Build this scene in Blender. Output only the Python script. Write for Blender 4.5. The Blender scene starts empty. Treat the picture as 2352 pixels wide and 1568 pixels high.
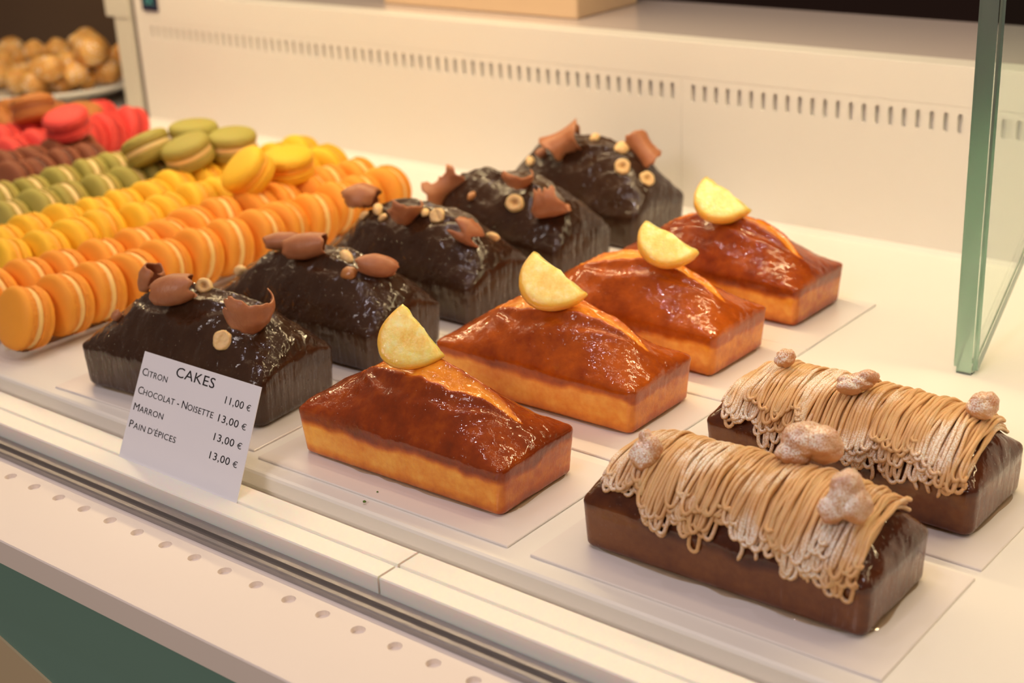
import bpy, bmesh, math, random
import numpy as np
from mathutils import Vector, Matrix, noise, bvhtree

sc = bpy.context.scene
COL = sc.collection
rnd = random.Random(7)

# ------------------------------------------------------------------ camera
F = 3356.2; CX, CY = 1176.0, 784.0
RW = ((0.77761671, 0.62708874, -0.04551877),      # right
      (0.19822648, -0.31322562, -0.92876045),     # down
      (-0.59667287, 0.71319662, -0.36787507))     # forward
RIGHT, DOWN, FWD = (Vector(v).normalized() for v in RW)
EYE = Vector((0, 0, .45))
cd = bpy.data.cameras.new('camera'); cam = bpy.data.objects.new('camera', cd); COL.objects.link(cam)
cd.sensor_width = 36; cd.lens = F / 2352 * 36; cd.clip_start = .02; cd.clip_end = 50
up = -DOWN; back = -FWD
cam.matrix_world = Matrix(((RIGHT.x, up.x, back.x, EYE.x), (RIGHT.y, up.y, back.y, EYE.y), (RIGHT.z, up.z, back.z, EYE.z), (0, 0, 0, 1)))
cd.dof.use_dof = True; cd.dof.focus_distance = .97; cd.dof.aperture_fstop = 6.3; cd.dof.aperture_blades = 0
sc.camera = cam

# ------------------------------------------------------------------ light
sc.view_settings.view_transform = 'Standard'; sc.view_settings.look = 'None'
sc.view_settings.exposure = 0.0; sc.view_settings.gamma = 1; sc.view_settings.use_curve_mapping = False
w = bpy.data.worlds.new('shop'); sc.world = w; w.use_nodes = True
nt = w.node_tree; nt.nodes.clear()
tc = nt.nodes.new('ShaderNodeTexCoord'); sx = nt.nodes.new('ShaderNodeSeparateXYZ')
rp = nt.nodes.new('ShaderNodeValToRGB'); bg = nt.nodes.new('ShaderNodeBackground'); wo = nt.nodes.new('ShaderNodeOutputWorld')
mr = nt.nodes.new('ShaderNodeMapRange'); mr.inputs['From Min'].default_value = -1; mr.inputs['From Max'].default_value = 1
nt.links.new(tc.outputs['Generated'], sx.inputs[0]); nt.links.new(sx.outputs['Z'], mr.inputs['Value']); nt.links.new(mr.outputs[0], rp.inputs[0])
nt.links.new(rp.outputs[0], bg.inputs[0]); nt.links.new(bg.outputs[0], wo.inputs[0])
e = rp.color_ramp.elements
e[0].position = .3; e[0].color = (.26, .17, .11, 1); e[1].position = .62; e[1].color = (.44, .32, .24, 1)
bg.inputs[1].default_value = .50

def area(name, loc, rot, sx_, sy_, energy, color):
    l = bpy.data.lights.new(name, 'AREA'); l.shape = 'RECTANGLE'; l.size = sx_; l.size_y = sy_; l.energy = energy; l.color = color
    o = bpy.data.objects.new(name, l); o.location = loc; o.rotation_euler = rot; COL.objects.link(o); return o
R = math.radians
WARM = (1, .75, .405)
area('rear_strip_lamp', (-.85, 1.08, .52), (R(-12), 0, 0), 2.4, .014, 8.9, WARM)
area('overhead_strip_lamp', (-.85, .78, .60), (0, 0, 0), 2.4, .010, 1.3, (1, .72, .45))
for i, (x, y, z) in enumerate(((-.55, .15, 1.5), (-1.0, .3, 1.6), (-.2, .4, 1.5), (-1.3, .9, 1.8))):
    area('ceiling_spot', (x, y, z), (0, 0, 0), .05, .05, 1.5, (.98, .86, .95))
area('aisle_lamp', (-.45, -.85, 1.05), (R(52), 0, 0), .5, .35, 8.3, (1, .87, .83))

# ------------------------------------------------------------------ helpers
def ray(px, py):
    return (RIGHT * (px - CX) + DOWN * (py - CY) + FWD * F)
def at_z(px, py, z):
    d = ray(px, py); t = (z - EYE.z) / d.z; return EYE + d * t
def at_y(px, py, y):
    d = ray(px, py); t = y / d.y; return EYE + d * t
def at_x(px, py, x):
    d = ray(px, py); t = x / d.x; return EYE + d * t
def depth(p): return (p - EYE).dot(FWD)
def on_plane(px, py, p0, n):
    d = ray(px, py); t = (p0 - EYE).dot(n) / d.dot(n); return EYE + d * t
def fbm(p, s, o=3):
    return noise.fractal(Vector(p) * s, 1.0, 2.0, o)

def link(name, me, mat=None, parent=None, loc=None):
    o = bpy.data.objects.new(name, me); COL.objects.link(o)
    if mat is not None and not me.materials: me.materials.append(mat)
    if parent is not None: o.parent = parent
    if loc is not None: o.location = loc
    return o
def mesh(name, V, Fc, smooth=True, uv=None):
    me = bpy.data.meshes.new(name); me.from_pydata([tuple(v) for v in V], [], Fc); me.validate(); me.update()
    if smooth:
        me.polygons.foreach_set('use_smooth', [True] * len(me.polygons))
    return me
def tag(o, label, cat, group=None, kind=None):
    if label: o['label'] = label
    if cat: o['category'] = cat
    if group: o['group'] = group
    if kind: o['kind'] = kind
    return o
def empty(name, loc=(0, 0, 0), rot=(0, 0, 0)):
    o = bpy.data.objects.new(name, None); o.empty_display_size = .01; COL.objects.link(o)
    o.location = loc; o.rotation_euler = rot; return o
def box_bm(bm, x0, x1, y0, y1, z0, z1):
    vs = [bm.verts.new((x, y, z)) for z in (z0, z1) for y in (y0, y1) for x in (x0, x1)]
    for f in ((0, 2, 3, 1), (4, 5, 7, 6), (0, 1, 5, 4), (2, 6, 7, 3), (0, 4, 6, 2), (1, 3, 7, 5)):
        bm.faces.new([vs[i] for i in f])
def box(name, x0, x1, y0, y1, z0, z1, mat, parent=None, bev=0, seg=2):
    bm = bmesh.new(); box_bm(bm, x0, x1, y0, y1, z0, z1)
    if bev: bmesh.ops.bevel(bm, geom=list(bm.edges), offset=bev, segments=seg, affect='EDGES', profile=.5)
    me = bpy.data.meshes.new(name); bm.to_mesh(me); bm.free()
    return link(name, me, mat, parent)
def profile_x(name, pts, x0, x1, mat, parent=None):          # polygon in (y,z) run along x
    n = len(pts); V = [(x0, y, z) for y, z in pts] + [(x1, y, z) for y, z in pts]
    Fc = [(i, (i + 1) % n, n + (i + 1) % n, n + i) for i in range(n)] + [tuple(range(n))[::-1], tuple(range(n, 2 * n))]
    return link(name, mesh(name, V, Fc, False), mat, parent)
def sheet(name, outer, holes, thick, mat, parent, M):         # flat slab with holes, from a 2D curve
    cu = bpy.data.curves.new(name, 'CURVE'); cu.dimensions = '2D'; cu.fill_mode = 'BOTH'; cu.extrude = thick / 2
    for pts in [outer] + holes:
        s = cu.splines.new('POLY'); s.points.add(len(pts) - 1); s.use_cyclic_u = True
        for p, q in zip(s.points, pts): p.co = (q[0], q[1], 0, 1)
    t = bpy.data.objects.new(name, cu); COL.objects.link(t)
    dg = bpy.context.evaluated_depsgraph_get(); me = bpy.data.meshes.new_from_object(t.evaluated_get(dg))
    bpy.data.objects.remove(t); bpy.data.curves.remove(cu)
    me.transform(M); me.materials.clear(); return link(name, me, mat, parent)

# ------------------------------------------------------------------ materials
def lin(r, g, b):
    f = lambda c: (c / 255 / 12.92) if c <= 10 else ((c / 255 + .055) / 1.055) ** 2.4
    return (f(r), f(g), f(b), 1)
class Mat:
    def __init__(s, name, col=(.8, .8, .8, 1), rough=.5, **kw):
        s.m = bpy.data.materials.new(name); s.m.use_nodes = True; s.t = s.m.node_tree
        s.p = s.t.nodes['Principled BSDF']; s.p.inputs['Base Color'].default_value = col; s.p.inputs['Roughness'].default_value = rough
        for k, v in kw.items(): s.p.inputs[k.replace('_', ' ')].default_value = v
        s.tc = None
    def n(s, ty, **kw):
        nd = s.t.nodes.new('ShaderNode' + ty)
        for k, v in kw.items(): setattr(nd, k, v)
        return nd
    def l(s, a, b): s.t.links.new(a, b)
    def coord(s, scale=None):
        if not s.tc: s.tc = s.n('TexCoord')
        if scale is None: return s.tc.outputs['Object']
        mp = s.n('Mapping'); mp.inputs['Scale'].default_value = scale; s.l(s.tc.outputs['Object'], mp.inputs[0]); return mp.outputs[0]
    def noise(s, scale, detail=3, rough=.5, vec=None, dist=0):
        x = s.n('TexNoise'); x.inputs['Scale'].default_value = scale; x.inputs['Detail'].default_value = detail
        x.inputs['Roughness'].default_value = rough; x.inputs['Distortion'].default_value = dist
        s.l(vec or s.coord(), x.inputs['Vector']); return x.outputs['Fac']
    def ramp(s, fac, stops):
        r = s.n('ValToRGB'); s.l(fac, r.inputs[0]); el = r.color_ramp.elements
        while len(el) < len(stops): el.new(.5)
        for q, (p, c) in zip(el, stops): q.position = p; q.color = c if len(c) == 4 else (*c, 1)
        return r.outputs[0]
    def mix(s, fac, a, b, mode='MIX'):
        x = s.n('MixRGB', blend_type=mode)
        for i, v in enumerate((fac, a, b)):
            if hasattr(v, 'is_linked') or hasattr(v, 'links'): s.l(v, x.inputs[i])
            else: x.inputs[i].default_value = v
        return x.outputs[0]
    def math(s, op, a, b=None, clamp=False):
        x = s.n('Math', operation=op); x.use_clamp = clamp
        for i, v in enumerate((a, b)):
            if v is None: continue
            if hasattr(v, 'links'): s.l(v, x.inputs[i])
            else: x.inputs[i].default_value = v
        return x.outputs[0]
    def attr(s, name):
        a = s.n('Attribute'); a.attribute_name = name; return a.outputs['Fac']
    def bump(s, h, dist, strength=1, coat=False, chain=None):
        b = s.n('Bump'); b.inputs['Strength'].default_value = strength; b.inputs['Distance'].default_value = dist; s.l(h, b.inputs['Height'])
        if chain: s.l(chain, b.inputs['Normal'])
        s.l(b.outputs[0], s.p.inputs['Coat Normal' if coat else 'Normal']); return b.outputs[0]
    def base(s, c): s.l(c, s.p.inputs['Base Color'])

def plain(name, col, rough=.5, bumps=0, **kw):
    m = Mat(name, col, rough, **kw)
    v = m.noise(14, 3); m.base(m.mix(m.math('MULTIPLY', v, .10), col, (col[0] * .82, col[1] * .80, col[2] * .76, 1)))
    if bumps: m.bump(m.noise(900, 2), bumps)
    return m.m
M_SHELF = plain('white_solid_surface', (.86, .845, .80, 1), .38)
M_BACK = plain('white_back_panel', (.80, .775, .73, 1), .5)
M_LEDGE = plain('pale_pink_white_ledge', (.86, .785, .73, 1), .55)
M_RAIL = plain('white_acrylic_rail', (.92, .91, .86, 1), .35, Subsurface_Weight=.5, Subsurface_Scale=.006)
M_BOARD = plain('white_cake_board', (.86, .82, .79, 1), .28, Coat_Weight=.3, Coat_Roughness=.15)
M_ALU = Mat('brushed_aluminium', (.42, .40, .40, 1), .38, Metallic=.85); M_ALU.bump(M_ALU.noise(60, 2, vec=M_ALU.coord((1, 60, 60))), .0003); M_ALU = M_ALU.m
M_DARKGAP = plain('dark_gap_grey', (.16, .14, .125, 1), .45)  # darkness of open gap and groove, put into the colour
M_TEAL = plain('teal_painted_front', lin(112, 150, 140), .6)
M_TAN = plain('tan_base_panel', lin(205, 188, 155), .6)
M_COUNTER = plain('mauve_glossy_counter', (.64, .57, .56, 1), .14)
M_POST = plain('cream_post', (.66, .64, .55, 1), .45)
M_BROWN = plain('dark_brown_backdrop', lin(96, 74, 54), .7)
M_ROOM = plain('dark_room_wall', lin(52, 32, 27), .8)
M_FLOOR = plain('shop_floor', lin(150, 132, 105), .6)
M_BEIGE = plain('beige_box_card', lin(214, 186, 152), .7)
M_PLATE = plain('white_porcelain', (.72, .71, .66, 1), .2, Coat_Weight=.5)
M_NAVY = plain('navy_tag', lin(22, 30, 62), .4)
M_TEALMARK = plain('teal_mark', lin(70, 150, 155), .5)
M_PAPER = plain('white_card', (.86, .87, .94, 1), .3, Coat_Weight=.4, Coat_Roughness=.12)
M_INK = plain('black_ink', (.012, .012, .016, 1), .4)

def glaze_cake(name, kind):
    m = Mat(name, rough=.42, Coat_Weight=1.0, Coat_Roughness=.04, Coat_IOR=1.45, Specular_IOR_Level=.08)
    c = m.attr('crust'); n1 = m.noise(38, 5, .6); n2 = m.noise(150, 4, .6)
    if kind == 'lemon':
        f = m.math('ADD', c, m.math('MULTIPLY', m.math('SUBTRACT', n1, .5), .55))
        f = m.math('ADD', f, m.math('MULTIPLY', m.math('SUBTRACT', n2, .5), .18))
        col = m.ramp(f, [(0, (.95, .53, .095)), (.2, (.80, .31, .03)), (.45, (.50, .115, .008)), (.72, (.25, .040, .004)), (1, (.09, .014, .003))])
        m.p.inputs['Subsurface Weight'].default_value = .22; m.p.inputs['Subsurface Scale'].default_value = .006
        m.p.inputs['Subsurface Radius'].default_value = (1, .45, .15)
        m.p.inputs['Coat Tint'].default_value = (1, .90, .78, 1)
    elif kind == 'choc':
        f = m.math('ADD', c, m.math('MULTIPLY', m.math('SUBTRACT', n1, .5), .6))
        col = m.ramp(f, [(0, (.080, .045, .026)), (.4, (.055, .025, .011)), (.75, (.034, .012, .005)), (1, (.014, .006, .004))])
    else:
        f = m.math('ADD', c, m.math('MULTIPLY', m.math('SUBTRACT', n1, .5), .8))
        f = m.math('ADD', f, m.math('MULTIPLY', m.math('SUBTRACT', n2, .5), .3))
        col = m.ramp(f, [(0, (.19, .068, .018)), (.35, (.115, .034, .009)), (.7, (.065, .016, .006)), (1, (.028, .008, .004))])
        m.p.inputs['Coat Tint'].default_value = (1, .92, .85, 1)
    m.base(col)
    side = m.attr('side')
    # top: slow lumps in the glaze; sides: fine vertical runs
    wav = m.noise(135 if kind != 'choc' else 105, 3, .42, dist=1.0)
    drip = m.noise(1, 3, .55, vec=m.coord((210, 210, 30)))
    h = m.mix(side, wav, drip)
    bub = m.n('TexVoronoi'); bub.inputs['Scale'].default_value = 260; m.l(m.coord(), bub.inputs['Vector'])
    bb = m.ramp(bub.outputs['Distance'], [(0, (1, 1, 1)), (.16, (0, 0, 0))])
    h2 = m.math('ADD', h, m.math('MULTIPLY', bb, .35 if kind == 'lemon' else .6))
    m.bump(h2, {'lemon': .0011, 'choc': .0023, 'marron': .0008}[kind], .8, coat=True)
    m.bump(m.noise(420, 4, .6), .0006, .6)
    return m.m
M_LEMON = glaze_cake('glazed_lemon_crust', 'lemon'); M_CHOC = glaze_cake('glazed_dark_chocolate_crust', 'choc'); M_MARRON = glaze_cake('glazed_chestnut_crust', 'marron')

M_SYRUP = Mat('clear_syrup', (.9, .72, .5, 1), .06, Coat_Weight=1); M_SYRUP.p.inputs['Transmission Weight'].default_value = .8; M_SYRUP = M_SYRUP.m

def macaron_mats(name, shell, fill, var=.12):
    m = Mat(name + '_shell', shell, .62, Subsurface_Weight=.1, Subsurface_Scale=.003)
    ob = m.n('ObjectInfo'); f = m.math('MULTIPLY', m.attr('foot'), m.noise(700, 3, .7))
    c0 = m.mix(m.math('MULTIPLY', ob.outputs['Random'], .5), shell, tuple([shell[0] * (1 - var), shell[1] * (1 - var * 1.6), shell[2] * (1 - var * 2), 1]))
    m.base(m.mix(f, c0, tuple([shell[0] * .92, shell[1] * .70, shell[2] * .5, 1])))
    m.bump(m.math('ADD', m.noise(1500, 2), m.math('MULTIPLY', m.attr('foot'), m.math('MULTIPLY', m.noise(520, 3), 5))), .0004, .8)
    g = Mat(name + '_filling', fill, .5, Subsurface_Weight=.2, Subsurface_Scale=.003)
    g.bump(g.noise(600, 2), .0005)
    return m.m, g.m
MM = {'orange': macaron_mats('orange_macaron', (.93, .37, .028, 1), (.93, .62, .22, 1)),
      'yellow': macaron_mats('yellow_macaron', (.95, .57, .022, 1), (.92, .44, .04, 1)),
      'green': macaron_mats('green_macaron', (.42, .37, .075, 1), (.86, .66, .30, 1)),
      'brown': macaron_mats('brown_macaron', (.26, .075, .028, 1), (.14, .036, .014, 1)),
      'pink': macaron_mats('pink_macaron', (.86, .075, .065, 1), (.55, .03, .03, 1)),
      'caramel': macaron_mats('caramel_macaron', (.52, .20, .045, 1), (.38, .12, .03, 1))}
m = Mat('clear_plastic', (1, 1, 1, 1), .05); t = m.t; t.nodes.remove(m.p)
tr = m.n('BsdfTransparent'); tr.inputs[0].default_value = (.97, .96, .95, 1); gl = m.n('BsdfGlossy'); gl.inputs['Roughness'].default_value = .06
fr = m.n('Fresnel'); fr.inputs[0].default_value = 1.5; mx = m.n('MixShader'); m.l(m.math('ADD', m.math('MULTIPLY', fr.outputs[0], .45), .008, True), mx.inputs[0]); m.l(tr.outputs[0], mx.inputs[1]); m.l(gl.outputs[0], mx.inputs[2])
m.l(mx.outputs[0], t.nodes['Material Output'].inputs[0]); M_CLEAR = m.m
m = Mat('green_edge_glass', (.93, .98, .96, 1), 0, IOR=1.5); m.p.inputs['Transmission Weight'].default_value = 1
va = m.n('VolumeAbsorption'); va.inputs['Color'].default_value = (.45, .80, .66, 1); va.inputs['Density'].default_value = 9
m.l(va.outputs[0], m.t.nodes['Material Output'].inputs['Volume']); M_GLASS = m.m

m = Mat('green_ground_glass_edge', (.80, .95, .88, 1), .38, IOR=1.5); m.p.inputs['Transmission Weight'].default_value = .85
va = m.n('VolumeAbsorption'); va.inputs['Color'].default_value = (.45, .80, .66, 1); va.inputs['Density'].default_value = 9
m.l(va.outputs[0], m.t.nodes['Material Output'].inputs['Volume']); M_GLASSEDGE = m.m
m = Mat('milk_chocolate', (.40, .16, .075, 1), .42, Subsurface_Weight=.12, Subsurface_Scale=.003)
m.base(m.ramp(m.noise(120, 3), [(.3, (.39, .14, .055)), (.7, (.46, .185, .078))])); m.bump(m.noise(1, 3, vec=m.coord((900, 260, 260))), .00035); M_CURL = m.m
m = Mat('hazelnut', (.70, .42, .17, 1), .45, Subsurface_Weight=.2, Subsurface_Scale=.003)
m.base(m.ramp(m.math('ADD', m.attr('core'), m.math('MULTIPLY', m.noise(260, 4), .4)), [(.15, (.85, .60, .28)), (.55, (.66, .36, .12)), (1, (.30, .12, .04))])); m.bump(m.noise(500, 3), .0005); M_NUT = m.m
m = Mat('toasted_hazelnut', (.45, .18, .05, 1), .3, Coat_Weight=.6); M_NUTB = m.m
m = Mat('candied_lemon_flesh', (.92, .66, .20, 1), .3, Coat_Weight=1, Coat_Roughness=.07, Subsurface_Weight=1.0, Subsurface_Scale=.012, Subsurface_Radius=(1, .6, .2))
r_ = m.attr('rind'); v = m.noise(130, 5, .65)
cc = m.ramp(v, [(.30, (.88, .60, .12)), (.5, (.96, .76, .24)), (.70, (.99, .90, .48))])
gn = m.ramp(m.noise(85, 2), [(.70, (0, 0, 0)), (.76, (1, 1, 1))])
cc = m.mix(m.math('MULTIPLY', gn, .6), cc, (.55, .62, .10, 1))
m.base(m.mix(r_, cc, (.92, .52, .07, 1)))
m.bump(m.noise(150, 4, .6), .0022, 1, coat=True); m.bump(m.noise(300, 3), .0008, .7); M_SLICE = m.m
def sugar(name, a, b, amt, scale, rough=.6, **kw):
    m = Mat(name, a, rough, **kw)
    c = m.ramp(m.noise(60, 4), [(.35, a), (.65, b)])
    g = m.n('NewGeometry'); s = m.n('SeparateXYZ'); m.l(g.outputs['Normal'], s.inputs[0])
    patch = m.ramp(m.noise(26, 3), [(.46, (0, 0, 0)), (.62, (1, 1, 1))])
    grain = m.ramp(m.noise(scale, 2, .7), [(.40, (0, 0, 0)), (.56, (1, 1, 1))])
    f = m.math('MULTIPLY', m.math('MULTIPLY', grain, m.math('ADD', m.math('MULTIPLY', patch, 1.5), amt)), m.math('ADD', s.outputs['Z'], .25, True), True)
    m.base(m.mix(f, c, (.93, .87, .80, 1)))
    m.bump(m.noise(scale, 3), .0004, .7); return m.m
M_STRAND = sugar('chestnut_cream', (.62, .34, .13, 1), (.72, .43, .18, 1), .12, 1400, .5, Subsurface_Weight=.15, Subsurface_Scale=.002)
M_CHEST = sugar('candied_chestnut', (.50, .20, .06, 1), (.66, .36, .15, 1), .60, 1100, .35, Subsurface_Weight=.4, Subsurface_Scale=.006, Coat_Weight=.4)
m = Mat('choux_crust', (.66, .36, .11, 1), .55, Subsurface_Weight=.2, Subsurface_Scale=.006)
c = m.ramp(m.noise(30, 4), [(.3, (.55, .25, .055)), (.5, (.72, .40, .11)), (.72, (.84, .55, .20))])
vo = m.n('TexVoronoi'); vo.inputs['Scale'].default_value = 210; m.l(m.coord(), vo.inputs['Vector'])
sg = m.math('MULTIPLY', m.ramp(vo.outputs['Distance'], [(.30, (1, 1, 1)), (.38, (0, 0, 0))]), m.ramp(m.noise(45, 2), [(.48, (0, 0, 0)), (.55, (1, 1, 1))]))
m.base(m.mix(sg, c, (.92, .84, .74, 1))); m.bump(m.math('ADD', m.noise(120, 3), sg), .002); M_CHOUX = m.m
M_ZEST = plain('green_lime_zest', (.10, .20, .02, 1), .6)

# ------------------------------------------------------------------ the setting and the case
YW = 1.265; ZT = .1785
case = empty('pastry_display_case', (-.9, .9, -.04)); tag(case, 'white pastry display case with slotted back wall, perforated front ledge and teal front', 'display case')
def kid(o):
    o.parent = case; o.matrix_parent_inverse = Matrix.Translation((.9, -.9, .04)); return o
X0, X1 = -2.6, .35
# shelf: rounded front edge
kid(profile_x('shelf', [(.5856, -.012), (.5856, -.0025), (.5866, -.0008), (.5885, 0), (1.75, 0), (1.75, -.014), (.592, -.014)], X0, X1, M_SHELF))
kid(profile_x('shelf_underframe', [(.574, -.030), (.596, -.030), (.596, -.014), (.5915, -.0135), (.589, -.014), (.589, -.022), (.574, -.022)], X0, X1, M_SHELF))
# perforated ledge
holes = []
for i in range(46):
    cx = -.6353 - .4 * 0 + (i - 24) * .02955
    holes.append([(cx + .0045 * math.cos(a), .5003 + .0045 * math.sin(a)) for a in [k * math.tau / 24 for k in range(24)]])
led = sheet('perforated_ledge', [(-1.6, .4410), (.35, .4410), (.35, .600), (-1.6, .600)], holes, .0035, M_LEDGE, None, Matrix.Translation((0, 0, -.0188)))
kid(led)
kid(profile_x('ledge_edge', [(.4403, -.0362), (.4403, -.0180), (.4410, -.0170), (.4415, -.0205), (.600, -.0205), (.600, -.0362)], -1.6, .35, M_LEDGE))
# aluminium glazing channel between ledge and rail
kid(profile_x('glazing_channel', [(.5145, -.017), (.5145, -.0135), (.5155, -.0125), (.5185, -.0125), (.5190, -.0155), (.5230, -.0155), (.5232, -.0120), (.5262, -.0120), (.5270, -.0150), (.5340, -.0150), (.5340, -.017)], -1.6, .35, M_ALU))
kid(box('channel_groove_strip', -1.6, .35, .5192, .5231, -.0156, -.0146, M_DARKGAP))  # dark groove of the channel, its shade put in as a dark coloured strip
kid(profile_x('front_panel', [(.452, -.62), (.452, -.0362), (.62, -.0362), (.62, -.62)], -1.6, .35, M_TEAL))
# tan panel that shows below the teal at the left
a_, b_ = at_y(0, 1466, .4500), at_y(112, 1568, .4500)
dv = (b_ - a_).normalized()
p0_, p1_ = a_ - dv * .25, b_ + dv * .3
V = []
for y in (.4500, .4519):
    V += [(p0_.x, y, p0_.z), (p1_.x, y, p1_.z), (p0_.x, y, p1_.z)]
kid(link('tan_corner_panel', mesh('tan_corner_panel', V, [(0, 1, 2), (5, 4, 3), (0, 3, 4, 1), (1, 4, 5, 2), (2, 5, 3, 0)], False), M_TAN))
# back wall with slots
def slots(x0, n, p=.01356):
    out = []
    for i in range(n):
        cx = x0 + i * p; r = .00255; zt, zb = .1355 - r, .1170 + r
        out.append([(cx + r * math.cos(a), zt + r * math.sin(a)) for a in [math.pi * k / 6 for k in range(7)]] +
                   [(cx - r * math.cos(a), zb - r * math.sin(a)) for a in [math.pi * k / 6 for k in range(7)]])
    return out
MW = Matrix(((1, 0, 0, 0), (0, 0, -1, YW + .002), (0, 1, 0, 0), (0, 0, 0, 1)))
zs = .1417
kid(sheet('slotted_back_panel', [(-1.712, 0), (-.8146, 0), (-.8146, zs), (-1.712, zs)], slots(-.8255 - 63 * .01356, 64), .004, M_BACK, None, MW))
kid(sheet('slotted_back_panel', [(-.8142, 0), (.35, 0), (.35, zs), (-.8142, zs)], slots(-.8000, 80), .004, M_BACK, None, MW))
kid(box('back_upper_band', -1.712, .35, YW, YW + .03, zs + .0001, ZT, M_BACK, None, .0004))
kid(box('vent_duct_back', -1.70, .34, YW + .0055, YW + .009, 0, zs, M_BACK))
kid(profile_x('wall_foot_fillet', [(YW - .004, 0), (YW, .004), (YW, 0)], -1.712, .35, M_BACK))
# left post with a wider head
kid(box('post', -1.757, -1.722, YW - .004, YW + .02, 0, .34, M_POST, None, .001))
kid(box('post_head', -1.772, -1.7215, YW - .006, YW + .0215, .143, .34, M_POST, None, .001))
kid(box('post_gap_strip', -1.7218, -1.7125, YW + .002, YW + .02, 0, .34, M_DARKGAP))  # dark gap between post and wall, filled with a strip coloured as its shade
# counter behind
kid(box('rear_counter_top', -1.712, .6, YW + .0305, 1.485, .150, ZT - .0004, M_COUNTER, None, .001))
# room
bw = box('wall_back', -4.5, 2.5, 2.6, 2.65, -.9, 2.2, M_ROOM); bw['kind'] = 'structure'
fl = box('floor', -4.5, 2.5, -1.5, 2.6, -.95, -.9, M_FLOOR); fl['kind'] = 'structure'
kid(box('brown_backdrop', -2.9, -1.79, 1.505, 1.515, 0, .9, M_BROWN))

# price rails (two pieces that meet)
def rail(x0, x1, label):
    o = empty('price_rail', ((x0 + x1) / 2, .553, -.0205)); tag(o, label, 'rail', 'white price rails')
    inv = Matrix.Translation((-(x0 + x1) / 2, -.553, .0205))
    for nm, pts in (('front_bar', [(.5355, -.0170), (.5355, -.0052), (.5363, -.0044), (.5510, -.0044), (.5514, -.0048), (.5514, -.0170)]),
                    ('rear_bar', [(.5514, -.0170), (.5514, -.0062), (.5538, -.0062), (.5538, -.0048), (.5542, -.0044), (.5716, -.0044), (.5722, -.0050), (.5722, -.0170)])):
        k = profile_x(nm, pts, x0, x1, M_RAIL); k.parent = o; k.matrix_parent_inverse = inv
rail(-1.6, -.5636, 'long white acrylic price rail running left under the CAKES price card')
rail(-.5618, .35, 'white acrylic price rail running right in front of the chestnut cakes, after the joint')

# thick glass panel standing at the right
gx0, gx1 = -.403, -.384
pts = [(1.006, 0), (1.012, 0), (1.09, .062), (1.25, .20), (1.25, .60), (1.006, .60)]
bm = bmesh.new(); va_ = [bm.verts.new((gx0, y, z)) for y, z in pts]; vb_ = [bm.verts.new((gx1, y, z)) for y, z in pts]
n = len(pts)
bm.faces.new(va_[::-1]); bm.faces.new(vb_)
for i in range(n): bm.faces.new((va_[i], va_[(i + 1) % n], vb_[(i + 1) % n], vb_[i]))
bmesh.ops.recalc_face_normals(bm, faces=bm.faces)
bmesh.ops.bevel(bm, geom=[e for e in bm.edges if abs(e.verts[0].co.x - e.verts[1].co.x) < 1e-6], offset=.0035, segments=3, affect='EDGES')
for f in bm.faces:
    if abs(f.normal.x) < .97 and f.calc_center_median().y < 1.2: f.material_index = 1
me = bpy.data.meshes.new('glass_panel'); bm.to_mesh(me); bm.free()
me.materials.append(M_GLASS); me.materials.append(M_GLASSEDGE); tag(link('glass_panel', me), 'thick greenish glass panel seen edge on at the right of the shelf', 'glass panel')

# navy tag at top left of the back wall
ta, tb = at_y(326, -12, YW), at_y(365, 26, YW)
tg = box('navy_tag', ta.x, tb.x, YW - .0025, YW - .0002, tb.z, ta.z, M_NAVY); tag(tg, 'small navy tag with teal marks stuck on the back wall beside the cream post', 'tag')
wv = tb.x - ta.x; hv = ta.z - tb.z
def ring2(cx, cz, rx, rz, wd, a0=0, a1=math.tau, n=20):
    V = []; Fc = []
    for i in range(n + 1):
        a = a0 + (a1 - a0) * i / n
        for k in (rx, rx - wd):
            for y in (YW - .0031, YW - .0024): V.append((cx + k * math.cos(a), y, cz + (rz - (rx - k)) * math.sin(a)))
        if i: b = 4 * i; Fc += [(b - 4, b, b + 2, b - 2), (b - 3, b - 1, b + 3, b + 1), (b - 4, b - 3, b + 1, b), (b - 2, b + 2, b + 3, b - 1)]
    return V, Fc
V, Fc = ring2(ta.x + wv * .40, tb.z + hv * .62, wv * .17, hv * .22, wv * .07)
V2, F2 = ring2(ta.x + wv * .75, tb.z + hv * .66, wv * .15, hv * .25, wv * .06, .8, 5.2); V += V2; Fc += [tuple(i + len(V) - len(V2) for i in f) for f in F2]
link('teal_marks', mesh('teal_marks', V, Fc, False), M_TEALMARK, tg)

# beige box on the rear counter
ba, bb = at_y(884, 30, 1.33), at_y(1326, 60, 1.33)
o = empty('beige_box', ((ba.x + bb.x) / 2, 1.39, ZT)); tag(o, 'beige box standing on the mauve counter behind the display case', 'box')
inv = o.matrix_basis.inverted() if False else Matrix.Translation(-o.location)
k = box('body', ba.x, bb.x, 1.33, 1.45, ZT, ZT + .09, M_BEIGE, None, .002); k.parent = o; k.matrix_parent_inverse = inv
k = box('lid', ba.x - .003, bb.x + .003, 1.328, 1.452, ZT + .085, ZT + .105, M_BEIGE, None, .002); k.parent = o; k.matrix_parent_inverse = inv

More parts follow.
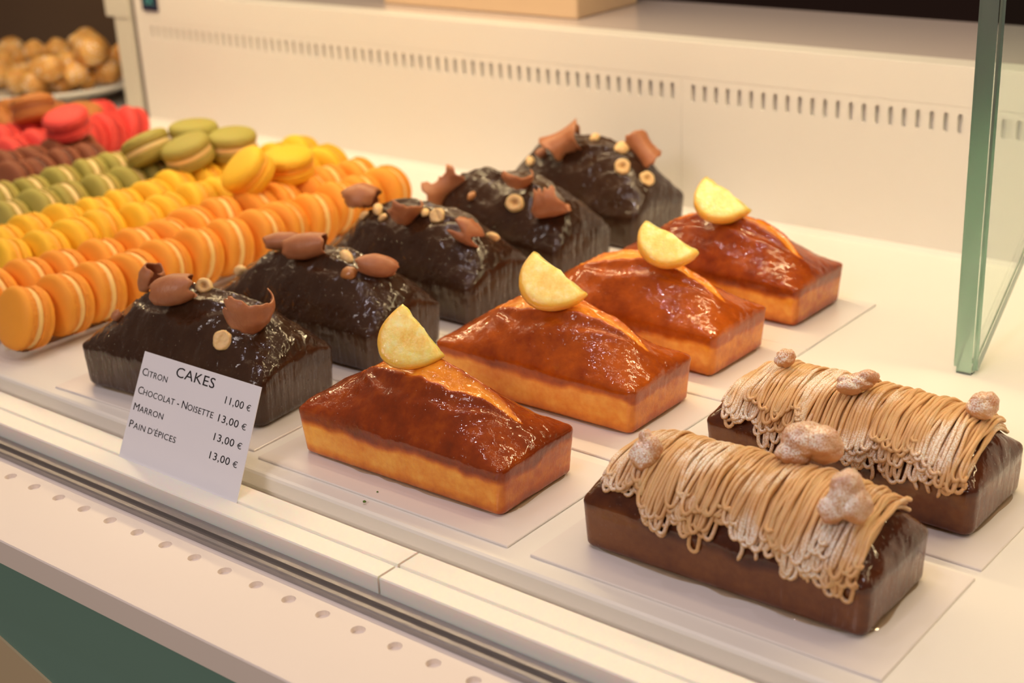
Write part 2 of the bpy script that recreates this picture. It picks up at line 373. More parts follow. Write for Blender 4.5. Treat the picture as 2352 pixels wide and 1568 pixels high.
# ------------------------------------------------------------------ cake boards
def board(cx, cy, L, W, rz, label):
    bm = bmesh.new(); box_bm(bm, -L / 2, L / 2, -W / 2, W / 2, 0, .0016)
    bmesh.ops.bevel(bm, geom=[e for e in bm.edges], offset=.0004, segments=1, affect='EDGES')
    me = bpy.data.meshes.new('cake_board'); bm.to_mesh(me); bm.free()
    o = link('cake_board', me, M_BOARD, None, (cx, cy, 0)); o.rotation_euler.z = rz
    return tag(o, label, 'cake board', 'white cake boards')
BT = .0016
ordn = ['front', 'second', 'third', 'fourth', 'rearmost']
LY = [.6225, .7685, .8905, 1.0185]
for i, y in enumerate(LY):
    board(-.6285, (.662, .7965, .922, 1.0465)[i], .227, .123, R((.3, -.3, .4, -.2)[i]), 'thin white board under the %s lemon cake' % ('front', 'second', 'third', 'rearmost')[i])
CYS = [.6665, .792, .916, 1.036, 1.160]
for i, y in enumerate(CYS):
    board(-.868 + (.0, -.003, 0, 0, 0)[i], y - .006 + (0, .003, .001, .003, .001)[i], .227, .1195, R((4.5, 1, 0, 0, 0)[i]) if i else R(2.5), 'thin white board under the %s chocolate cake' % ordn[i])
board(-.3825, .6635, .2300, .123, R(.4), 'thin white board under the front chestnut cake')
board(-.383, .7985, .2300, .123, R(-.4), 'thin white board under the rear chestnut cake')

# ------------------------------------------------------------------ loaves
def loaf(kind, L, W, hs, hp, seed, exA, exB, crackw=0.0, lump=.001, flare=.04, rr=.006, shift=0.0, bake=1.0, nx=120, ny=58, nz=22):
    off = Vector((seed * 3.1, seed * 1.7, seed * .9))
    idx = {}; V = []; crust = []; side = []
    hl, hw = L / 2, W / 2
    def vert(i, j, k):
        key = (i, j, k)
        if key in idx: return idx[key]
        x = -hl + L * i / nx; y = -hw + W * j / ny; z = hs * k / nz
        q = Vector((max(-hl + rr, min(hl - rr, x)), max(-hw + rr, min(hw - rr, y)), max(rr * .6, min(hs - rr * .5, z))))
        d = Vector((x, y, z)) - q
        # different vertical radius
        if d.length > 1e-9:
            dz = d.z / (rr * .6 if d.z < 0 else rr * .5); dd = Vector((d.x / rr, d.y / rr, dz)); dd.normalize()
            p = q + Vector((dd.x * rr, dd.y * rr, dd.z * (rr * .6 if d.z < 0 else rr * .5)))
        else: p = Vector((x, y, z))
        t = max(0, min(1, p.z / hs))
        s = max(-1, min(1, p.x / hl)); v = max(-1, min(1, p.y / hw))
        s2 = (s - shift) / (1 + abs(shift)) if (s > shift) == (shift < 0) or True else s
        A = max(0, 1 - abs(s2) ** exA); B = max(0, 1 - abs(v) ** exB)
        D = (hp - hs) * (A ** .9) * B
        cr = 1.0
        if crackw:
            cl = .80
            yc = .12 * math.sin(s * 3 + seed) + .06 * noise.noise(Vector((s * 3, seed, 0)))
            wv = crackw * max(0, 1 - (abs(s - .05) / cl) ** 2.2)
            if wv > .02:
                u = (v - yc) / wv
                uu = u + .25 * noise.noise(Vector((p.x * 90, seed, 1)))
                D += .0030 * math.exp(-((abs(uu) - 1) / .28) ** 2) * min(1, wv * 6)
                D -= .0018 * (1 - min(1, abs(uu)) ** 4) * min(1, wv * 6)
                D += .0018 * math.exp(-((u + 2.3 + .5 * noise.noise(Vector((p.x * 30, seed, 7)))) / .35) ** 2) * min(1, wv * 5) - .0008 * math.exp(-((u + 1.6) / .3) ** 2) * min(1, wv * 5)
                cr = .25 + .75 * max(0, min(1, (abs(uu) - .75) / .35))
                if abs(uu) < .8: D += .0012 * noise.noise(Vector((p.x * 60, p.y * 160, seed))) 
        P = Vector((p.x * (1 + flare * t), p.y * (1 + flare * 1.3 * t), p.z + D * t ** 2.2))
        topn = max(0, min(1, (t - .55) / .4))
        nz_ = fbm(P + off, 34, 2)
        lm = lump * (topn + .18)
        N = Vector((p.x / hl * .5, p.y / hw * .6, .9)) if topn > .5 else Vector((d.x, d.y, 0)) if d.length > 0 else Vector((0, 0, 1))
        if N.length > 0: N.normalize()
        if k > 0: P += N * nz_ * lm + N * fbm(P + off, 130, 2) * lm * .35
        # crust: 1 on the baked top, low on the cut-pale sides, dark bottom and corners
        e = min(1, (1 - abs(s)) / .06); e2 = 1
        sd = .10 + .35 * max(0, 1 - t / .28) + .55 * max(0, (t - (.74 if kind != 'lemon' else .66) - .22 * noise.noise(Vector((P.x * 22, P.y * 22, seed))) - .06 * noise.noise(Vector((P.x * 90, P.y * 90, seed)))) / .14) + .25 * (1 - e)
        ontop = max(0, min(1, (t - .9) / .08))
        c = min(sd, .68) * (1 - ontop) + ontop * cr * .66
        c *= bake
        crust.append(max(0, min(1, c))); side.append(1 - max(0, min(1, (t - .82) / .15)))
        V.append(P); idx[key] = len(V) - 1
        return idx[key]
    Fc = []
    for i in range(nx):
        for j in range(ny):
            Fc.append((vert(i, j, nz), vert(i + 1, j, nz), vert(i + 1, j + 1, nz), vert(i, j + 1, nz)))
            if i % 1 == 0: Fc.append((vert(i, j, 0), vert(i, j + 1, 0), vert(i + 1, j + 1, 0), vert(i + 1, j, 0)))
    for k in range(nz):
        for i in range(nx):
            Fc.append((vert(i, 0, k), vert(i + 1, 0, k), vert(i + 1, 0, k + 1), vert(i, 0, k + 1)))
            Fc.append((vert(i + 1, ny, k), vert(i, ny, k), vert(i, ny, k + 1), vert(i + 1, ny, k + 1)))
        for j in range(ny):
            Fc.append((vert(0, j + 1, k), vert(0, j, k), vert(0, j, k + 1), vert(0, j + 1, k + 1)))
            Fc.append((vert(nx, j, k), vert(nx, j + 1, k), vert(nx, j + 1, k + 1), vert(nx, j, k + 1)))
    me = mesh(kind + '_loaf', V, Fc)
    for nm, dat in (('crust', crust), ('side', side)):
        a = me.attributes.new(nm, 'FLOAT', 'POINT'); a.data.foreach_set('value', dat)
    return me
def pool(L, W, seed, amt=.0035):
    n = 140; V = [(0, 0, .0003)]; Fc = []
    for i in range(n):
        a = math.tau * i / n; c, s = math.cos(a), math.sin(a)
        k = min((L / 2) / max(1e-6, abs(c)), (W / 2) / max(1e-6, abs(s)))
        k = 1 / ((abs(c) / (L / 2)) ** 8 + (abs(s) / (W / 2)) ** 8) ** (1 / 8)
        e = amt * (.35 + .9 * noise.noise(Vector((c * 3, s * 3, seed)))) - .001
        V += [(c * (k + e), s * (k + e), .0001), (c * (k + e - .0012), s * (k + e - .0012), .0006)]
    for i in range(n):
        j = (i + 1) % n; Fc += [(1 + 2 * i, 1 + 2 * j, 2 + 2 * j, 2 + 2 * i), (0, 2 + 2 * i, 2 + 2 * j)]
    return mesh('syrup', V, Fc)
TARGETS = []      # (object name, world verts, faces) that toppings can rest on
def cake(name, me, mat, loc, rz, label, cat='cake', group=None, syrup=None):
    o = empty(name, loc, (0, 0, rz)); tag(o, label, cat, group)
    b = link('loaf', me, mat, o)
    M = Matrix.Translation(loc) @ Matrix.Rotation(rz, 4, 'Z')
    TARGETS.append(([M @ v.co for v in me.vertices], [tuple(p.vertices) for p in me.polygons]))
    if syrup: link('syrup_pool', pool(*syrup), M_SYRUP, o)
    return o, M
lem = []
for i, y in enumerate(LY):
    me = loaf('lemon', .179, .078, .036, (.076, .077, .075, .078)[i], 11 + i, 1.5, 1.6, .26, .0012, .035, bake=(1.08, .86, .80, 1.0)[i])
    ll = ('large glazed lemon cake in front, pale golden side, nearest the price card', 'glazed lemon cake, second from the front of the lemon row',
          'glazed lemon cake, third from the front of the lemon row', 'dark reddish glazed lemon cake at the rear of the lemon row')[i]
    lem.append(cake('lemon_loaf_cake', me, M_LEMON, ((-.6300, -.6300, -.6365, -.6345)[i], y + .0415, BT), R((.8, .6, -.6, -.8)[i]), ll, 'cake', 'lemon loaf cakes', (.179, .078, i)))
choc = []
for i, y in enumerate(CYS):
    me = loaf('chocolate', (.187, .181, .180, .180, .180)[i], .086, .037, (.080, .080, .086, .088, .094)[i], 31 + i * 3, 2.7, 2.1, .26, .0021, .03, .008, .05)
    ll = ('black glazed chocolate hazelnut cake in front, half hidden by the price card', 'dark chocolate hazelnut cake second from the front, behind the one at the price card',
          'dark chocolate hazelnut cake in the middle of the chocolate row', 'dark chocolate hazelnut cake fourth from the front of its row',
          'dark chocolate hazelnut cake at the back, nearest the slotted wall')[i]
    choc.append(cake('chocolate_loaf_cake', me, M_CHOC, ((-.869, -.866, -.866, -.864, -.862)[i], y + (-.002 if i == 0 else .0005), BT), R((6, 1.5, 0, 0, 0)[i]), ll, 'cake', 'chocolate hazelnut loaf cakes', (.180, .086, 9 + i, .002)))
mar = []
for i, (x, y) in enumerate(((-.3835, .6685), (-.3805, .8045))):
    me = loaf('chestnut', .186, .080, .034, (.0585, .0575)[i], 61 + i, 7.0, 2.5, 0, .0012, .02, .007)
    mar.append(cake('chestnut_loaf_cake', me, M_MARRON, (x, y, BT), R((.6, -.3)[i]), ('brown glazed chestnut cake in front, topped with piped cream strands', 'brown glazed chestnut cake behind, cut by the right edge of the picture')[i],
                    'cake', 'chestnut loaf cakes', (.186, .080, 21 + i, .004)))

# ------------------------------------------------------------------ piped strands on the chestnut cakes
def tube(paths, r, k=6):
    V = []; Fc = []
    for P in paths:
        P = np.array(P); n = len(P)
        T = np.gradient(P, axis=0); T /= np.linalg.norm(T, axis=1)[:, None] + 1e-12
        N = np.zeros_like(P); u = np.cross(T[0], (0.3, .2, 1)); u /= np.linalg.norm(u)
        for i in range(n):
            u = u - T[i] * (u @ T[i]); u /= np.linalg.norm(u) + 1e-12; N[i] = u
        B = np.cross(T, N); b0 = len(V)
        for i in range(n):
            rr_ = r * (1 if 0 < i < n - 1 else .6)
            for a in range(k):
                t_ = math.tau * a / k; V.append(P[i] + (N[i] * math.cos(t_) + B[i] * math.sin(t_)) * rr_)
        for i in range(n - 1):
            for a in range(k):
                c = (a + 1) % k; q = b0 + i * k; Fc.append((q + a, q + c, q + k + c, q + k + a))
        Fc.append(tuple(b0 + a for a in range(k))[::-1]); Fc.append(tuple(b0 + (n - 1) * k + a for a in range(k)))
    return V, Fc
def strands(me, seed, hl=.093, hw=.040):
    # height of the loaf top sampled into a grid
    bv = bvhtree.BVHTree.FromPolygons([v.co for v in me.vertices], [tuple(p.vertices) for p in me.polygons])
    rg = random.Random(seed); paths = []
    smp = {}
    def surf(x, v):      # v: -1.3..1.3 across; beyond 1 goes down the side
        key = (round(x, 4), round(v, 3))
        if key in smp: return smp[key]
        a = v * 1.15
        d = Vector((0, math.sin(a), math.cos(a))); o_ = Vector((max(-hl * .985, min(hl * .985, x)), 0, .018)); 
        h = bv.ray_cast(o_ + d * .2, -d)
        loc, nn = (h[0], h[1]) if h[0] else (o_ + d * .04, d)
        r = (Vector((x, loc.y, loc.z)), Vector((0, d.y * .7, d.z * .7 + .3)).normalized()); smp[key] = r; return r
    r = .00128
    for layer in range(3):
        x = -.086 + rg.random() * .002; pts = []; sgn = 1
        offh = r * (1.0 + layer * 1.7); ext = (1.0, .95, .86)[layer]
        def pt(xx, v, h):
            p, nn = surf(max(-.0885, min(.0885, xx + .0024 * (-v))), v); pts.append(p + nn * h)
        k = 0
        while x < .0855:
            cl = .13 * math.sin(x * 75 + seed * 2 + layer) + .10 * math.sin(x * 210 + seed)
            vf = ext * rg.uniform(.84, 1.02) + cl * .8 + (.13 if x > .05 else 0) - (.12 if x < -.055 else 0)
            vb = ext * rg.uniform(.78, .98)
            h = offh + r * rg.uniform(0, 1.6); ph = rg.random() * 6; wob = rg.gauss(0, .0016); skew = rg.gauss(0, .0022); ns = 22
            v0, v1 = (-vf, vb) if sgn > 0 else (vb, -vf)
            for i in range(ns + 1):
                q = i / ns; pt(x + skew * math.sin(math.pi * q) * (q - .5) * 2 + wob * math.sin(math.pi * q) + .0005 * math.sin(q * 9 + ph), v0 + (v1 - v0) * q, h + r * .5 * math.sin(q * 6 + ph))
            du = rg.uniform(.0042, .0078) if sgn < 0 else -rg.uniform(.0012, .0042)      # front turns go right, back turns return
            if k == 0 and sgn > 0: du = abs(du)
            sg = 1 if sgn > 0 else -1
            for i in range(1, 8):
                f_ = math.pi * i / 8; pt(x + du * (1 - math.cos(f_)) / 2, v1 + sg * abs(du) / 2 / .040 * 1.25 * math.sin(f_), h + r * .4)
            x += du; sgn = -sgn; k += 1
            if rg.random() < .025 and len(pts) > 40:
                paths.append(pts); pts = []
        if len(pts) > 5: paths.append(pts)
    for i_ in range(len(paths)):
        A = np.array([tuple(p) for p in paths[i_]])
        A[1:-1] = A[1:-1] * .5 + (A[:-2] + A[2:]) * .25
        paths[i_] = A
    # loose ends hanging on the front
    for q in range(9):
        x = rg.uniform(-.06, .085) if q > 2 else (.058, .066, .078)[q]; pts = []; v0 = -rg.uniform(.75, .9); v1 = -rg.uniform(1.12, 1.28); ph = rg.random() * 6
        for i in range(14):
            s = i / 13; v = v0 + (v1 - v0) * s; p, nn = surf(x + .0018 * math.sin(s * 5 + ph), v); pts.append(p + nn * (r * (4.2 - 2.9 * min(1, s * 1.6))))
        paths.append(np.array([tuple(p) for p in pts]))
    V, Fc = tube(paths, r, 7); return mesh('strands', V, Fc)
for i, (o, M) in enumerate(mar):
    loafme = o.children[0].data if o.children[0].name.startswith('loaf') else o.children[1].data
    sm = strands(loafme, 5 + i)
    k = link('cream_strands', sm, M_STRAND, o); k['kind'] = 'stuff'; k['label'] = 'pale brown piped chestnut cream strands dusted with sugar'
    TARGETS.append(([M @ v.co for v in sm.vertices], [tuple(p.vertices) for p in sm.polygons]))

Vs = []; Fs = []
for V, Fc in TARGETS:
    b = len(Vs); Vs += V; Fs += [tuple(i + b for i in f) for f in Fc]
BV = bvhtree.BVHTree.FromPolygons(Vs, Fs)
def hit(px, py, maxdrop=60):
    for dy in range(0, maxdrop, 3):
        h = BV.ray_cast(EYE, ray(px, py + dy).normalized())
        if h[0] is not None: return h[0], h[1]
    return at_z(px, py, .06), Vector((0, 0, 1))

# ------------------------------------------------------------------ toppings
def blob(name, rx, ry, rz_, seed, amp=.18, fr=1.6, sub=3):
    bm = bmesh.new(); bmesh.ops.create_icosphere(bm, subdivisions=sub, radius=1)
    for v in bm.verts:
        k = 1 + amp * noise.noise(v.co * fr + Vector((seed, seed * 2, 0))) * 2 + amp * .4 * noise.noise(v.co * fr * 3 + Vector((seed, 0, 0)))
        v.co = Vector((v.co.x * rx * k, v.co.y * ry * k, v.co.z * rz_ * k))
    for f in bm.faces: f.smooth = True
    me = bpy.data.meshes.new(name); bm.to_mesh(me); bm.free(); return me

# candied lemon slices: half discs with a rind edge
def slice_mesh(Rr, d, th, seed, n=40, m=14):
    V = []; rind = []; Fc = []
    # plan: u along straight edge (-1..1), arc depth d ; rows from straight edge to arc
    def plan(a, k):
        x = -math.cos(a) * Rr; y = -math.sin(a) * d
        k2 = k; x2 = x * (.0 + k2) ; y2 = y * k2
        return x2, y2
    prof = [(0, 1), (.25, 1), (.5, 1), (.7, 1), (.82, .98), (.90, .93), (.96, .75), (1.0, .35), (1.0, -.35), (.96, -.8), (.88, -1), (.5, -1), (0, -1)]
    for k, zz in prof:
        for i in range(n + 1):
            a = math.pi * i / n
            # straight side keeps at y=0; slightly wavy
            x, y = plan(a, k)
            y += .0010 * noise.noise(Vector((x * 200, seed, 0))) * (1 if abs(y) < .003 else .3)
            wv = .0009 * noise.noise(Vector((x * 90, y * 90, seed * 2)))
            edge = min(1, math.sin(a) * 6)
            V.append((x * (1 + .03 * noise.noise(Vector((a * 2, seed, 3)))), y - .002 * (1 - k) * 0, zz * th / 2 * (.55 + .45 * edge) + wv * (1 if zz > 0 else .3)))
            rind.append(max(0, min(1, (k - .86) / .08)) if zz < 1 else 0)
    nr = len(prof)
    for j in range(nr - 1):
        for i in range(n):
            a = j * (n + 1) + i; Fc.append((a, a + 1, a + n + 2, a + n + 1))
    # close the straight side: strips join end points through centre column
    left = [j * (n + 1) for j in range(nr)]; right = [j * (n + 1) + n for j in range(nr)]
    half = nr // 2
    for side_ in (left, right):
        for j in range(half):
            a, b, c, d_ = side_[j], side_[j + 1], side_[nr - 2 - j], side_[nr - 1 - j]
            Fc.append((a, b, c, d_) if side_ is right else (d_, c, b, a))
    me = mesh('slice', V, Fc)
    a = me.attributes.new('rind', 'FLOAT', 'POINT'); a.data.foreach_set('value', rind)
    bm = bmesh.new(); bm.from_mesh(me); bmesh.ops.remove_doubles(bm, verts=bm.verts, dist=.0001); bmesh.ops.recalc_face_normals(bm, faces=bm.faces); bm.to_mesh(me); bm.free()
    return me
SL = [((926, 694), (1022, 816), .672, 116, 12), ((1226, 574), (1350, 674), .812, 106, 10), ((1482, 503), (1607, 577), .932, 86, 10), ((1622, 402), (1726, 480), 1.060, 88, 9)]
for i, (A_, B_, y, dpx, th) in enumerate(SL):
    c0 = at_y((A_[0] + B_[0]) / 2, (A_[1] + B_[1]) / 2, y)
    tc_ = (EYE - c0).normalized()
    nrm = (tc_ * .88 + Vector((0, 0, 1)) * (.42, .75, .85, .85)[i] + RIGHT * .10).normalized()
    pa = on_plane(A_[0], A_[1], c0, nrm); pb = on_plane(B_[0], B_[1], c0, nrm)
    e1 = (pb - pa).normalized(); e2 = nrm.cross(e1)       # e2 points up-right; the arc goes to -e2
    if e2.dot(-DOWN) < 0: e2 = -e2
    nn = e1.cross(e2)
    Rr = (pb - pa).length / 2; d = dpx * depth(c0) / F * 1.02
    me = slice_mesh(Rr, d, (.0085, .0105, .0105, .0105)[i], i + 3)
    M = Matrix(((e1.x, e2.x, nn.x, 0), (e1.y, e2.y, nn.y, 0), (e1.z, e2.z, nn.z, 0), (0, 0, 0, 1)))
    me.transform(M); o = link('candied_lemon_slice', me, M_SLICE, None, (pa + pb) / 2 - nn * .003)
    tag(o, ('candied half lemon slice with a nicked tip on the front lemon cake', 'translucent candied half lemon slice on the second lemon cake from the front', 'candied half lemon slice on the third lemon cake from the front',
            'candied half lemon slice on the rearmost lemon cake')[i], 'lemon slice', 'candied lemon slices')

# chocolate curls
def curl(name, px, py, wpx, rpx, th0, th1, phi, delta, label, spiral=.25, taper=.55, seed=1, lift=.55, shell=.25, pinch=0, pu=.4):
    P, N = hit(px, py + rpx * lift * .9)
    dd = depth(P); s = dd / F; r = rpx * s; hw_ = wpx * s / 2
    ctr = EYE + ray(px, py) * ((dd - r * .4) / F)
    # keep the piece touching the glaze
    h = BV.find_nearest(ctr)
    tocam = (EYE - ctr).normalized()
    a = (RIGHT * math.cos(R(phi)) - DOWN * math.sin(R(phi)) + tocam * delta).normalized()
    upv = -DOWN - a * (-DOWN).dot(a)
    if upv.length < .2: upv = tocam - a * tocam.dot(a)
    upv.normalize(); b = a.cross(upv)
    if b.dot(tocam) < 0: b = -b
    nt_, ns_ = 26, 12; V = []; Fc = []; thk = .0011
    for layer in (0, 1):
        for i in range(nt_ + 1):
            u = i / nt_; th = R(th0 + (th1 - th0) * u)
            rr_ = r * (1 - spiral * u)
            ww = hw_ * (taper + (1 - taper) * math.sin(math.pi * min(1, max(0, u * .92 + .04))) ** .7)
            ww *= (1 - pinch * math.exp(-((u - pu) / .16) ** 2)) * (1 + .14 * noise.noise(Vector((u * 5, seed, 0))))
            for j in range(ns_ + 1):
                v = -1 + 2 * j / ns_
                rj = rr_ * (1 - shell * v * v) * (1 + .07 * noise.noise(Vector((u * 3, v * 2, seed))))
                rg_ = .42 * max(0, abs(v) - .55) * (1 if v > 0 else -1) * noise.noise(Vector((u * 8, (1 if v > 0 else -1), seed * 3)))
                tj = th + R(26) * noise.noise(Vector((v * 3.5, seed, 5 + (i > nt_ / 2) * 4))) * (abs(u - .5) * 2) ** 3 + R(13) * v * v * (1 if u > .5 else -1) * (abs(u - .5) * 2) ** 4
                rj2 = rj - (thk if layer else 0)
                V.append(a * (ww * (v + rg_)) + (upv * math.cos(tj) + b * math.sin(tj)) * rj2)
    q = (nt_ + 1) * (ns_ + 1); w_ = ns_ + 1
    for i in range(nt_):
        for j in range(ns_):
            x = i * w_ + j; Fc.append((x, x + 1, x + w_ + 1, x + w_)); Fc.append((q + x, q + x + w_, q + x + w_ + 1, q + x + 1))
    for j in range(ns_):
        Fc.append((j, q + j, q + j + 1, j + 1)); x = nt_ * w_ + j; Fc.append((x, x + 1, q + x + 1, q + x))
    for i in range(nt_):
        x = i * w_; Fc.append((x, x + w_, q + x + w_, q + x)); x += ns_; Fc.append((x, q + x, q + x + w_, x + w_))
    me = mesh(name, V, Fc)
    # drop/raise so that it just sinks into the glaze
    o = link(name, me, M_CURL, None, ctr)
    return tag(o, label, 'chocolate curl', 'milk chocolate curls on the chocolate cakes')
K = 'chocolate_curl'
curl(K, 347, 640, 62, 32, -150, 150, 75, .5, 'small open tube of milk chocolate at the left, on the front chocolate cake', .1, .8, 2)
curl(K, 400, 668, 100, 41, -60, 235, 12, .15, 'fat rolled milk chocolate curl lying on the front chocolate cake', .25, .7, 3)
curl(K, 572, 698, 92, 64, 100, 275, 70, .85, 'wide crescent of milk chocolate standing open on the front chocolate cake', .1, .55, 4, .8, .15)
curl(K, 270, 724, 26, 13, 0, 200, 40, .2, 'tiny milk chocolate crumb at the left shoulder of the front chocolate cake', .1, .6, 5)
curl(K, 648, 556, 80, 26, -80, 190, 5, .1, 'dull milk chocolate flake behind the rolled curl on the second chocolate cake', .3, .5, 6)
curl(K, 704, 568, 106, 38, -100, 215, 8, .35, 'curled milk chocolate leaf with an open hollow on the second chocolate cake', .3, .5, 7)
curl(K, 866, 611, 96, 30, -70, 210, -6, -.1, 'plump closed milk chocolate roll at the right of the second chocolate cake', .15, .6, 8, shell=.45)
curl(K, 830, 460, 86, 40, -110, 120, 5, .2, 'domed milk chocolate shell at the left of the third chocolate cake', .1, .6, 9, shell=.4)
curl(K, 926, 468, 60, 44, 115, 250, 60, .8, 'V shaped milk chocolate shaving among hazelnut bits on the third chocolate cake', .0, .4, 10, .7, .1)
curl(K, 1070, 533, 88, 34, 30, 215, 150, .25, 'bow shaped milk chocolate shaving in the middle of the third chocolate cake', .3, .55, 11, pinch=.7, pu=.45)
curl(K, 1016, 428, 100, 30, 60, 225, 35, .0, 'spiky milk chocolate shaving standing against the white wall, on the fourth chocolate cake', .1, .6, 12, shell=-.5, pinch=.45, pu=.7)
curl(K, 1264, 455, 84, 46, 70, 235, 12, .35, 'torn square milk chocolate shaving on the right half of the fourth chocolate cake', .1, .7, 13, .8, .1, .35, .1)
curl(K, 1190, 400, 34, 40, 100, 265, 75, .85, 'thin hooked milk chocolate sliver between the fourth and rearmost chocolate cakes', .1, .3, 14, .6, .1)
curl(K, 1298, 330, 96, 34, -60, 160, 28, .3, 'broad folded milk chocolate shaving on the left of the rearmost chocolate cake', .2, .6, 15, .5, -.25, .3, .8)
curl(K, 1478, 345, 88, 26, 0, 190, -52, .2, 'slanting milk chocolate shaving on the right of the rearmost chocolate cake', .2, .45, 16, .5, -.2)
curl(K, 1243, 352, 24, 12, -60, 160, 30, .0, 'tiny dark milk chocolate scrap at the left of the rearmost chocolate cake', .0, .7, 17)

# hazelnuts
def nut(px, py, rpx, shape, label, mat=None, seed=1, ratio=1.0):
    P, N = hit(px, py + rpx * .3); s = depth(P) / F; r = rpx * s
    bm = bmesh.new(); bmesh.ops.create_uvsphere(bm, u_segments=24, v_segments=16, radius=1)
    core = []
    for v in bm.verts:
        rad = math.hypot(v.co.x, v.co.y); z = v.co.z * .62
        if shape == 'ring' and z > 0:
            z = .42 * (1 - max(0, (rad - .75) / .25) ** 2) ; z -= .28 * math.exp(-(rad / .34) ** 2)
        elif shape == 'half' and z > 0:
            z = .30 * (1 - max(0, (rad - .8) / .2) ** 2); z -= .12 * math.exp(-((v.co.x - .1) / .16) ** 2) * (rad < .8)
        k = 1 + .16 * noise.noise(v.co * 1.4 + Vector((seed, 0, 0)))
        core.append(math.exp(-(rad / .35) ** 2) * .5 * (z > 0) if shape == 'ring' else 0)
        v.co = Vector((v.co.x * k, v.co.y * k * ratio, z)) * r
    for f in bm.faces: f.smooth = True
    me = bpy.data.meshes.new('hazelnut'); bm.to_mesh(me); bm.free()
    a = me.attributes.new('core', 'FLOAT', 'POINT'); a.data.foreach_set('value', core)
    tocam = (EYE - P).normalized(); zdir = (N * .6 + tocam * .8).normalized() if shape != 'bit' else (N + Vector((rnd.uniform(-.5, .5), rnd.uniform(-.5, .5), .3))).normalized()
    q = zdir.to_track_quat('Z', 'Y'); me.transform(q.to_matrix().to_4x4() @ Matrix.Rotation(seed * 1.3, 4, 'Z'))
    o = link('hazelnut', me, mat or M_NUT, None, P + zdir * r * .22)
    tag(o, label, 'hazelnut', 'chopped hazelnuts on the chocolate cakes')
nut(470, 650, 20, 'ring', 'round hazelnut half with a dimple, right of the rolled curl on the front chocolate cake', seed=1)
nut(512, 775, 22, 'half', 'hazelnut half cut face up, just above the CAKES price card', seed=2, ratio=1.1)
nut(555, 594, 21, 'bit', 'pale hazelnut flake at the left end of the second chocolate cake', seed=3, ratio=.55)
nut(796, 586, 21, 'bit', 'pale hazelnut piece beside the open curled leaf on the second chocolate cake', seed=4, ratio=.65)
nut(803, 623, 20, 'bit', 'brown toasted hazelnut beside the plump roll on the second chocolate cake', M_NUTB, seed=5, ratio=.85)
nut(838, 492, 13, 'bit', 'small hazelnut bit below the domed shell on the third chocolate cake', seed=6, ratio=.75)
nut(872, 476, 19, 'bit', 'hazelnut piece between the domed shell and the V shaped shaving', seed=7, ratio=.6)
nut(881, 497, 13, 'bit', 'small oval hazelnut bit below the V shaped shaving', seed=8, ratio=.6)
nut(977, 486, 13, 'bit', 'small hazelnut bit right of the V shaped shaving', seed=9, ratio=.8)
nut(1005, 490, 18, 'half', 'tan hazelnut half right of the V shaped shaving on the third chocolate cake', seed=10)
nut(1131, 542, 17, 'bit', 'bean shaped hazelnut bit right of the bow shaped shaving', seed=11, ratio=.45)
nut(1184, 460, 23, 'ring', 'ring like hazelnut half on the fourth chocolate cake', seed=12, ratio=.9)
nut(1084, 448, 13, 'bit', 'reddish hazelnut bit on the left of the fourth chocolate cake', M_NUTB, seed=13, ratio=.7)
nut(1220, 368, 16, 'bit', 'pale hazelnut bit at the left edge of the rearmost chocolate cake', seed=14, ratio=.7)
nut(1366, 314, 13, 'bit', 'hazelnut crumb on the crest of the rearmost chocolate cake', seed=15, ratio=.8)
nut(1428, 336, 16, 'bit', 'pale hazelnut piece left of the slanting shaving on the rearmost cake', seed=16, ratio=1.1)
nut(1430, 378, 19, 'ring', 'yellow hazelnut half on the rearmost chocolate cake, below the slanting shaving', seed=17)
nut(1485, 406, 18, 'ring', 'brownish hazelnut half nearest the right end of the rearmost chocolate cake', seed=18)

# candied chestnuts
def chestnut(px, py, wpx, hpx, seed, label, lobes=None):
    P, N = hit(px, py + hpx * .42); dd = depth(P); s = dd / F; P = EYE + ray(px, py) * ((dd - wpx * s * .05) / F)
    lobes = lobes or [(0, 0, 0, .8), (.25, .1, .2, .6), (-.3, 0, -.15, .6)]
    bm = bmesh.new(); bmesh.ops.create_icosphere(bm, subdivisions=5, radius=1)
    for v in bm.verts:
        d = v.co.normalized(); best = 0
        for lx, ly, lz, lr in lobes:
            c = Vector((lx, ly, lz)); bq = d.dot(c); dis = bq * bq - c.length_squared + lr * lr
            if dis > 0: best = max(best, bq + math.sqrt(dis))
        k = best * (1 + .10 * noise.noise(d * 2.2 + Vector((seed, 0, 0))) + .035 * noise.noise(d * 7 + Vector((0, seed, 0))))
        v.co = Vector((d.x * wpx * s / 2, d.y * wpx * s * .40, d.z * hpx * s / 2)) * k * 1.22
    for f in bm.faces: f.smooth = True
    me = bpy.data.meshes.new('candied_chestnut'); bm.to_mesh(me); bm.free()
    tocam = (EYE - P).normalized(); uu = (-DOWN - tocam * (-DOWN).dot(tocam)).normalized()
    M = Matrix(((RIGHT.x, tocam.x, uu.x, 0), (RIGHT.y, tocam.y, uu.y, 0), (RIGHT.z, tocam.z, uu.z, 0), (0, 0, 0, 1)))
    me.transform(M); o = link('candied_chestnut', me, M_CHEST, None, P + tocam * wpx * s * .04)
    tag(o, label, 'candied chestnut', 'candied chestnut pieces')
chestnut(1483, 1032, 74, 84, 3, 'sugared chestnut piece at the left end of the front chestnut cake', [(-.1, 0, -.25, .72), (.25, .1, .05, .6), (.0, 0, .55, .36)])
chestnut(1858, 1022, 130, 102, 5, 'large sugared chestnut half near the middle of the front chestnut cake', [(-.42, 0, -.3, .55), (-.1, 0, .15, .72), (.35, .2, .1, .62), (.45, .1, -.2, .5)])
